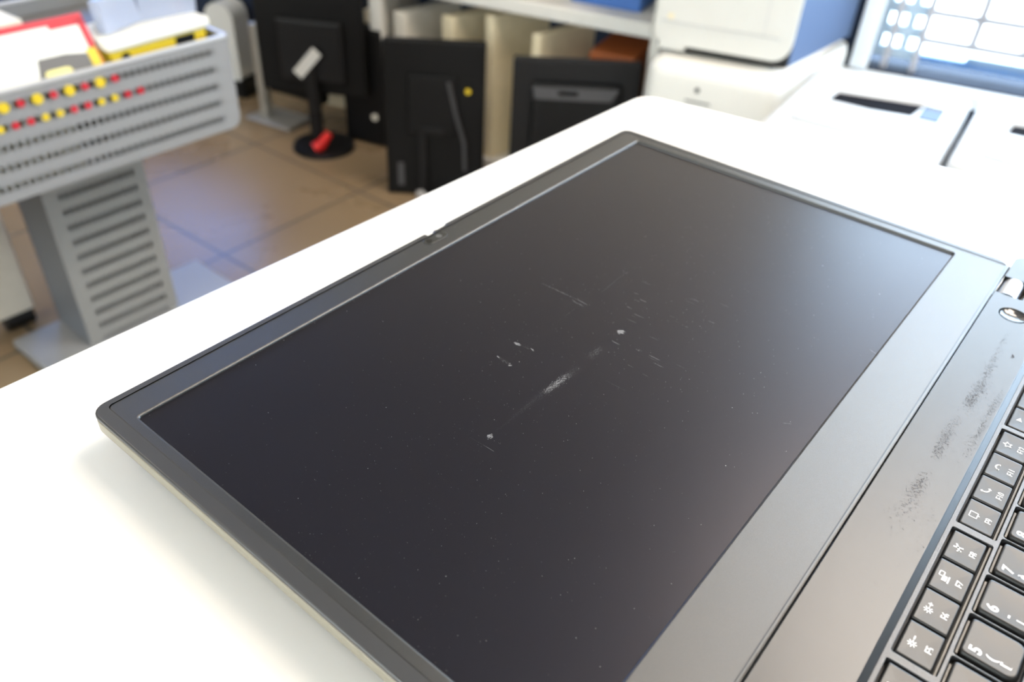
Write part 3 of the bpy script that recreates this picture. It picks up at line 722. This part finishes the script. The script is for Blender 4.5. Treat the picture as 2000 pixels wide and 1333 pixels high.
boxthing('marker_pen', (0.012, 0.012, 0.075), (0.757, 1.43, -0.2630), (0, D(10), 0), M['orange'], 'short orange pen standing at the right end of the yellow tray', 'pen')

# row of books behind the rack
BK = thing('book_rack', (1.35, 3.08, FLOOR), D(0), 'low dark bookcase far left behind the perforated bin', 'bookcase')
mb = MB(); mb.box((-0.42, -0.12, 0), (0.13, 0.16, 0.06), .003); mb.build('plinth', M['navy'], BK)
mb = MB(); mb.box((-0.44, -0.12, 0), (-0.42, 0.16, 0.50), .003); mb.build('side_panel', M['navy'], BK)
mb = MB(); mb.box((0.13, -0.12, 0), (0.15, 0.10, 0.50), .003); mb.build('side_panel', M['navy'], BK)
cols = [('dark brown', (0.20, 0.17, 0.13)), ('pale beige', (0.78, 0.72, 0.58)), ('charcoal', (0.14, 0.14, 0.15)), ('slate blue', (0.30, 0.38, 0.52)), ('tan', (0.66, 0.52, 0.34)), ('orange', (0.82, 0.42, 0.14)), ('cream', (0.85, 0.80, 0.66)), ('olive', (0.42, 0.42, 0.30)), ('mustard', (0.80, 0.62, 0.20)), ('black', (0.07, 0.07, 0.07)), ('sand', (0.74, 0.62, 0.44)), ('grey', (0.46, 0.46, 0.47)), ('rust', (0.60, 0.28, 0.14)), ('off-white', (0.84, 0.83, 0.78)), ('dark green', (0.13, 0.20, 0.16)), ('dark blue', (0.10, 0.16, 0.30))]
x = 0.945
for i, (nm, c) in enumerate(cols[:13]):
    w_ = (0.040, 0.034, 0.046, 0.038)[i % 4]; h_ = 0.36 + 0.05 * ((i * 7) % 5) / 4
    bm_ = mat('book_' + nm.replace(' ', '_').replace('-', '_'), c, 0.6)
    boxthing('book', (w_ - 0.003, 0.20, h_), (x + w_ / 2, 3.09, FLOOR + 0.06), (0, 0, 0), bm_, '%s book spine in the far row of books behind the bin' % nm, 'book', 'books in the far row')
    x += w_ + 0.001

# ------------------------------------------------------------------ white shelving unit
SH = thing('shelving_unit', (1.80, 1.48, FLOOR), WR, 'white shelving unit against the back wall, pale cases under its lowest board', 'shelf')
# local +x = along the wall to the left (WT), local +y = towards the room
# front plane is y = +0.09
sx = [0.41, -0.45]
FY = 0.085
mb = MB()
for x_ in (0.42,): mb.box((x_ - 0.045, -0.20, 0.0), (x_, FY, 1.5), .004)
mb.build('left_post', M['shelfw'], SH)
mb = MB(); mb.box((-0.475, -0.20, 0.0), (-0.447, FY, 1.5), .004); mb.build('right_post', M['shelfw'], SH)
mb = MB(); mb.box((-0.447, -0.20, 0.497), (0.375, FY, 0.535), .004); mb.build('shelf_board', M['shelfw'], SH)
mb = MB(); mb.box((-0.447, -0.20, 0.02), (0.375, FY, 0.05), .004); mb.build('bottom_board', M['shelfw'], SH)
mb = MB(); mb.box((-0.447, -0.20, 0.95), (0.375, FY, 0.98), .004); mb.build('upper_board', M['shelfw'], SH)
mb = MB(); mb.box((-0.447, -0.20, 0.05), (0.375, -0.19, 1.5)); mb.build('back_panel', M['navy'], SH)
mb = MB(); mb.box((-0.07, FY - 0.02, 0.535), (-0.05, FY - 0.002, 0.95), .002); mb.build('divider_post', M['white'], SH)
TSH = SH.matrix_basis.copy() if False else Matrix.Translation((1.80, 1.48, FLOOR)) @ Matrix.Rotation(WR, 4, 'Z')
def on_shelf(x, y, z): return TSH @ Vector((x, y, z))
def slab(name, x, wid, hgt, dep, material, label, cat, group, z=0.05, mat_front=None, rz=0):
    mb = MB(); mb.box((-wid / 2, -dep, 0), (wid / 2, 0, hgt), 0.006)
    o = mb.build(name, material); o.location = on_shelf(x, FY - (0.012 if z < 0.3 else 0.07), z); o.rotation_euler = (0, 0, WR + D(rz))
    return tag(o, label, cat, group)
grp = 'upright cases under the shelf board'
slab('computer_case', 0.325, 0.05, 0.385, 0.25, M['cream_w'], 'off-white upright case at the left end under the shelf board', 'computer case', grp, rz=-20)
slab('computer_case', 0.160, 0.05, 0.400, 0.25, M['cream'], 'short beige upright case, second from the left under the board', 'computer case', grp, rz=-20)
slab('computer_case', 0.025, 0.035, 0.425, 0.25, M['cream'], 'tall cream upright case between the two leaning black monitors', 'computer case', grp, rz=-22)
slab('computer_case', -0.120, 0.035, 0.400, 0.25, M['cream'], 'cream upright case above the monitor with the grey vent', 'computer case', grp, rz=-22)
slab('cardboard_box', -0.345, 0.13, 0.385, 0.20, M['brown'], 'brown-orange box at the right end under the shelf board', 'box', None)
slab('document_box', -0.290, 0.20, 0.10, 0.15, M['blue'], 'bright blue box on the white shelf board beside the right post', 'box', None, z=0.535)
slab('document_box', 0.05, 0.17, 0.05, 0.18, M['slate'], 'flat grey-blue box on the middle of the white shelf board', 'box', None, z=0.535)

# ------------------------------------------------------------------ monitors on the floor
# portrait monitor leaning, seen from the back
def panel_thing(name, base, ang, label, w_, h_, d_, z0=0.0, tilt=0.0, group=None):
    t = thing(name, base, D(ang), label, 'monitor', group)
    t.rotation_euler = (D(tilt), 0, D(ang))
    return t
# local +x = image right, local -y = towards the camera
M1 = panel_thing('monitor', (1.497, 1.487, FLOOR), -51.5, 'black monitor standing on its side, back with stand arm facing us, yellow dot', .27, .44, .03, tilt=-2)
mb = MB(); mb.box((-0.140, 0.0, 0.0), (0.140, 0.035, 0.448), 0.006); mb.build('shell', M['black'], M1)
mb = MB(); mb.box((-0.075, -0.012, 0.19), (0.062, 0.0, 0.36), 0.006); mb.build('rear_housing', M['blackgl'], M1)
mb = MB(); mb.box((-0.045, -0.020, 0.0), (-0.022, -0.012, 0.215), 0.004); mb.box((-0.045, -0.020, 0.195), (0.03, -0.012, 0.215), 0.003); mb.build('stand_arm', M['black2'], M1)
mb = MB()
for i, (x0, z0, x1, z1) in enumerate(((0.040, 0.345, 0.062, 0.25), (0.062, 0.25, 0.085, 0.17), (0.085, 0.17, 0.088, 0.09))):
    mb.cyl((x0, -0.012, z0), (x1, -0.012, z1), 0.006, n=10)
mb.build('cable', M['vent'], M1)
mb = MB(); mb.cyl((0.093, 0.001, 0.318), (0.093, -0.002, 0.318), 0.008, n=16); mb.build('dot_sticker', M['yellow'], M1)
mb = MB(); mb.box((-0.108, -0.002, 0.03), (-0.090, 0.0, 0.10)); mb.build('label_plate', M['vent'], M1)
M2 = panel_thing('monitor', (1.611, 1.096, FLOOR), -51.5, 'black monitor with a grey vent strip leaning in front of the right shelf post', .32, .47, .04, tilt=-2)
mb = MB(); mb.box((-0.163, 0.0, 0.0), (0.163, 0.03, 0.468), 0.006); mb.build('shell', M['black2'], M2)
mb = MB(); mb.box((-0.112, -0.014, 0.06), (0.118, 0.0, 0.415), 0.012); mb.build('rear_housing', M['blackgl'], M2)
mb = MB(); v_ = mb.poly([(-0.105, 0), (0.09, 0), (0.110, 0.032), (-0.112, 0.032)], 0, 0.003); mb.xf(v_, Matrix.Translation((0, -0.014, 0.372)) @ Matrix.Rotation(PI / 2, 4, 'X')); mb.build('vent_strip', M['vent'], M2)
mb = MB(); mb.box((-0.045, -0.0185, 0.384), (0.005, -0.017, 0.396)); mb.build('vent_slot', M['blackgl'], M2)

# monitor on a round foot with a white sticker
M3 = panel_thing('monitor', (1.487, 1.975, FLOOR), -60, 'dark monitor on a round black foot with a slanted white sticker', .34, .36, .03)
mb = MB(); mb.cyl((0, 0, 0), (0, 0, 0.012), 0.100, 0.097, n=48); mb.build('round_foot', M['black2'], M3, smooth=True)
mb = MB(); mb.box((-0.035, -0.018, 0.010), (0.0, 0.018, 0.30), .006); mb.build('column', M['black2'], M3)
mb = MB(); mb.box((-0.19, 0.018, 0.17), (0.15, 0.045, 0.56), .006); mb.build('shell', M['black'], M3)
mb = MB(); mb.box((-0.12, -0.002, 0.21), (0.09, 0.018, 0.40), .01); mb.build('rear_housing', M['black2'], M3)
mb = MB(); v_ = mb.box((-0.052, -0.003, -0.017), (0.052, 0, 0.017)); mb.xf(v_, Matrix.Translation((-0.020, -0.0185, 0.278)) @ Matrix.Rotation(D(-48), 4, 'Y')); mb.build('sticker', M['white'], M3)
# red bag clip on the foot
mb = MB(); mb.cyl((-0.018, 0, 0.012), (0.012, 0.006, 0.03), 0.020, 0.016, n=14); mb.cyl((0.005, 0.004, 0.028), (0.030, 0.012, 0.058), 0.017, 0.013, n=14)
o = mb.build('red_plug', M['red'], None, smooth=True); o.location = (1.452, 1.948, FLOOR + 0.002); o.rotation_euler = (0, 0, D(-40)); tag(o, 'small bright red plastic piece lying on the round monitor foot', 'plug')

# monitor on a silver stand
M4 = panel_thing('monitor', (1.520, 2.26, FLOOR), -80, 'black monitor on a flat silver metal stand, farthest left of the group', .3, .5, .03)
mb = MB(); mb.box((-0.085, -0.060, 0.0), (0.105, 0.065, 0.010), .003); mb.build('foot_plate', M['silver'], M4)
mb = MB(); mb.box((-0.052, -0.022, 0.010), (-0.022, 0.010, 0.32), .004); mb.build('stand_bar', M['silver'], M4)
mb = MB(); mb.box((-0.055, 0.012, 0.09), (0.20, 0.050, 0.60), .006); mb.build('shell', M['black'], M4)

# white rounded casing by the wall
mb = MB(); pts = rrect(-0.055, 0, 0.055, 0.26, 0, 8, rs=(.01, .01, .05, .05)); v_ = mb.poly(pts, 0, 0.09); mb.xf(v_, Matrix.Translation((0, 0.045, 0)) @ Matrix.Rotation(PI / 2, 4, 'X'))
o = mb.build('router_casing', M['white'], None, smooth=True); o.location = (1.580, 2.56, FLOOR + 0.06); o.rotation_euler = (0, 0, D(-70)); tag(o, 'white rounded casing standing by the navy wall left of the silver stand', 'casing')
mb = MB(); mb.box((-0.07, -0.055, 0), (0.07, 0.055, 0.06), .003); o = mb.build('low_plinth', M['black'], None); o.location = (1.580, 2.56, FLOOR); o.rotation_euler = (0, 0, D(-70)); tag(o, 'thin black plinth under the white rounded casing', 'plinth')

# black tower; the light on its top is put into a cream sheet
TW = thing('computer_tower', (1.73, 1.935, FLOOR), D(-76 + 0), 'tall black computer tower standing left of the shelving unit', 'computer')
mb = MB(); mb.box((-0.075, -0.13, 0.0), (0.080, 0.07, 0.375), .006); mb.build('case', M['black'], TW)
mb = MB(); mb.box((-0.068, -0.136, 0.01), (0.073, -0.13, 0.365), .002); mb.build('front_panel', M['blackgl'], TW)
mb = MB(); mb.cyl((0.045, -0.136, 0.10), (0.045, -0.139, 0.10), 0.011, n=16); mb.build('power_button', M['cream_w'], TW)
boxthing('envelope', (0.115, 0.135, 0.010), (1.705, 1.935, FLOOR + 0.3755), (0, 0, D(-76)), M['cream'], 'sheet coloured cream for the light on top of the tall black tower', 'envelope')
# metal bracket near the counter edge
mb = MB(); mb.box((-0.12, -0.02, 0), (0.12, 0.02, 0.02), .004); mb.box((-0.12, -0.02, 0.02), (-0.10, 0.02, 0.06), .003)
o = mb.build('metal_bracket', M['alu'], None); o.location = (1.50, 1.40, FLOOR); o.rotation_euler = (0, 0, D(-25)); tag(o, 'silver metal bracket on the floor in front of the portrait monitor', 'bracket')

# ------------------------------------------------------------------ bench and printers
BZ = -0.70
BN = thing('bench', (1.93, 0.35, FLOOR), WR, 'low white bench under the window carrying the printers', 'bench')
mb = MB(); mb.box((-2.6, -0.20, 0.22), (0.62, 0.42, 0.25), .004); mb.build('bench_top', M['shelfw'], BN)
for x_ in (-2.5, -1.0, 0.5):
    mb = MB(); mb.box((x_ - 0.02, -0.18, 0.0), (x_ + 0.02, 0.38, 0.22), .003); mb.build('leg', M['shelfw'], BN)

def laser(loc, label):
    """white desktop laser printer; local -x = front (towards the counter), y across"""
    t = thing('laser_printer', loc, D(6), label, 'printer', 'white desktop laser printers in front of the window')
    slot = [(0.201, 0.100), (0.241, -0.072), (0.345, -0.086), (0.300, 0.090)]
    me = plate('b', [rrect(-0.02, -0.172, 0.44, 0.170, 0.03, 8), slot], 0.12, 0.27, 0.018, None, mesh_only=True)
    b = link('body', me, M['white2'], t)
    for f in me.polygons: f.use_smooth = True
    me.set_sharp_from_angle(angle=D(50))
    mb = MB(); mb.poly(rrect(-0.018, -0.170, 0.438, 0.168, 0.03, 8), 0.0, 0.125); mb.build('lower_body', M['white2'], t)
    mb = MB(); mb.poly([(0.203, 0.0985), (0.2425, -0.0705), (0.3435, -0.0845), (0.2985, 0.0885)], 0.13, 0.258); mb.build('output_slot', M['hole'], t)
    mb = MB(); mb.poly(rrect(0.045, -0.067, 0.185, 0.120, 0.012, 6), 0.268, 0.278); mb.build('tray_lid', M['white2'], t)
    mb = MB(); mb.box((0.222, -0.133, 0.268), (0.285, -0.092, 0.2725), .001); mb.build('control_panel', M['slate'], t)
    mb = MB(); mb.box((0.285, -0.133, 0.268), (0.310, -0.092, 0.2728), .001); mb.build('display', M['vent'], t)
    mb = MB(); mb.box((-0.0215, -0.14, 0.03), (-0.019, 0.14, 0.032)); mb.build('paper_drawer', M['vent'], t)
    return t
L1 = laser((1.505, 0.388, BZ), 'white laser printer left of the other, full black output slot in view')
def copy_tree(o, parent=None):
    c = o.copy(); COL.objects.link(c)
    if parent is not None: c.parent = parent
    for ch in list(o.children): copy_tree(ch, c)
    return c
L2 = copy_tree(L1); L2.location = (1.598, 0.040, BZ); L2['label'] = 'white laser printer at the right edge of the picture, partly cut off'

# white wide printer with the big one on top
WP = thing('inkjet_printer', (1.645, 0.772, BZ), WR, 'wide white rounded printer carrying the tall white-fronted printer', 'printer')
ol = rrect(-0.170, -0.40, 0.135, 0.02, 0, 8, rs=(.006, .006, .035, .035))
ol = [(x + (0.24 * (y - 0.02) if x < 0 else 0), y) for x, y in ol]
me = plate('b', [ol], 0.0, 0.285, 0.03, None, mesh_only=True)
b_ = link('body', me, M['white'], WP)
for f in me.polygons: f.use_smooth = True
mb = MB(); mb.cyl((0.005, 0.019, 0.235), (0.005, 0.022, 0.235), 0.006, n=16); mb.build('badge', M['black2'], WP)
mb = MB(); mb.box((-0.03, 0.019, 0.205), (0.03, 0.0212, 0.209)); mb.build('name_line', M['vent'], WP)
BP = thing('multifunction_printer', (1.722, 0.772, BZ + 0.285), WR + D(3), 'tall white-fronted multifunction printer with its shaded side coloured slate blue, on the wide printer', 'printer')
mb = MB(); mb.poly([(-0.262, -0.35), (0.160, -0.35), (0.160, -0.02), (-0.150, -0.02)], 0.0, 0.45); mb.build('body', M['slate'], BP)  # bluish shade of the right side is painted into the body colour
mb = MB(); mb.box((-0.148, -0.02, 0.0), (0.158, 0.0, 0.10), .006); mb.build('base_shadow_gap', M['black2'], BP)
def front_panel(mb):
    pts = []
    out = rrect(-0.150, 0.022, 0.160, 0.45, 0, 8, rs=(.04, .03, .02, .02))
    # step near the left end (seen from the room left is +x)
    res = []
    for q in out: res.append(q)
    v = mb.poly(res, 0, 0.03); mb.xf(v, Matrix.Translation((0, 0.03, 0)) @ Matrix.Rotation(PI / 2, 4, 'X'))
mb = MB(); front_panel(mb); mb.box((0.085, 0.0, 0.008), (0.150, 0.03, 0.03), .006); mb.build('front_door', M['white'], BP)
mb = MB(); mb.box((-0.12, 0.030, 0.072), (0.150, 0.0315, 0.075)); mb.box((-0.085, 0.030, 0.075), (-0.083, 0.0315, 0.30)); mb.build('door_seam', M['alu'], BP)
mb = MB(); mb.cyl((0.128, 0.030, 0.085), (0.128, 0.032, 0.085), .007, n=12); mb.build('badge', M['cream'], BP)
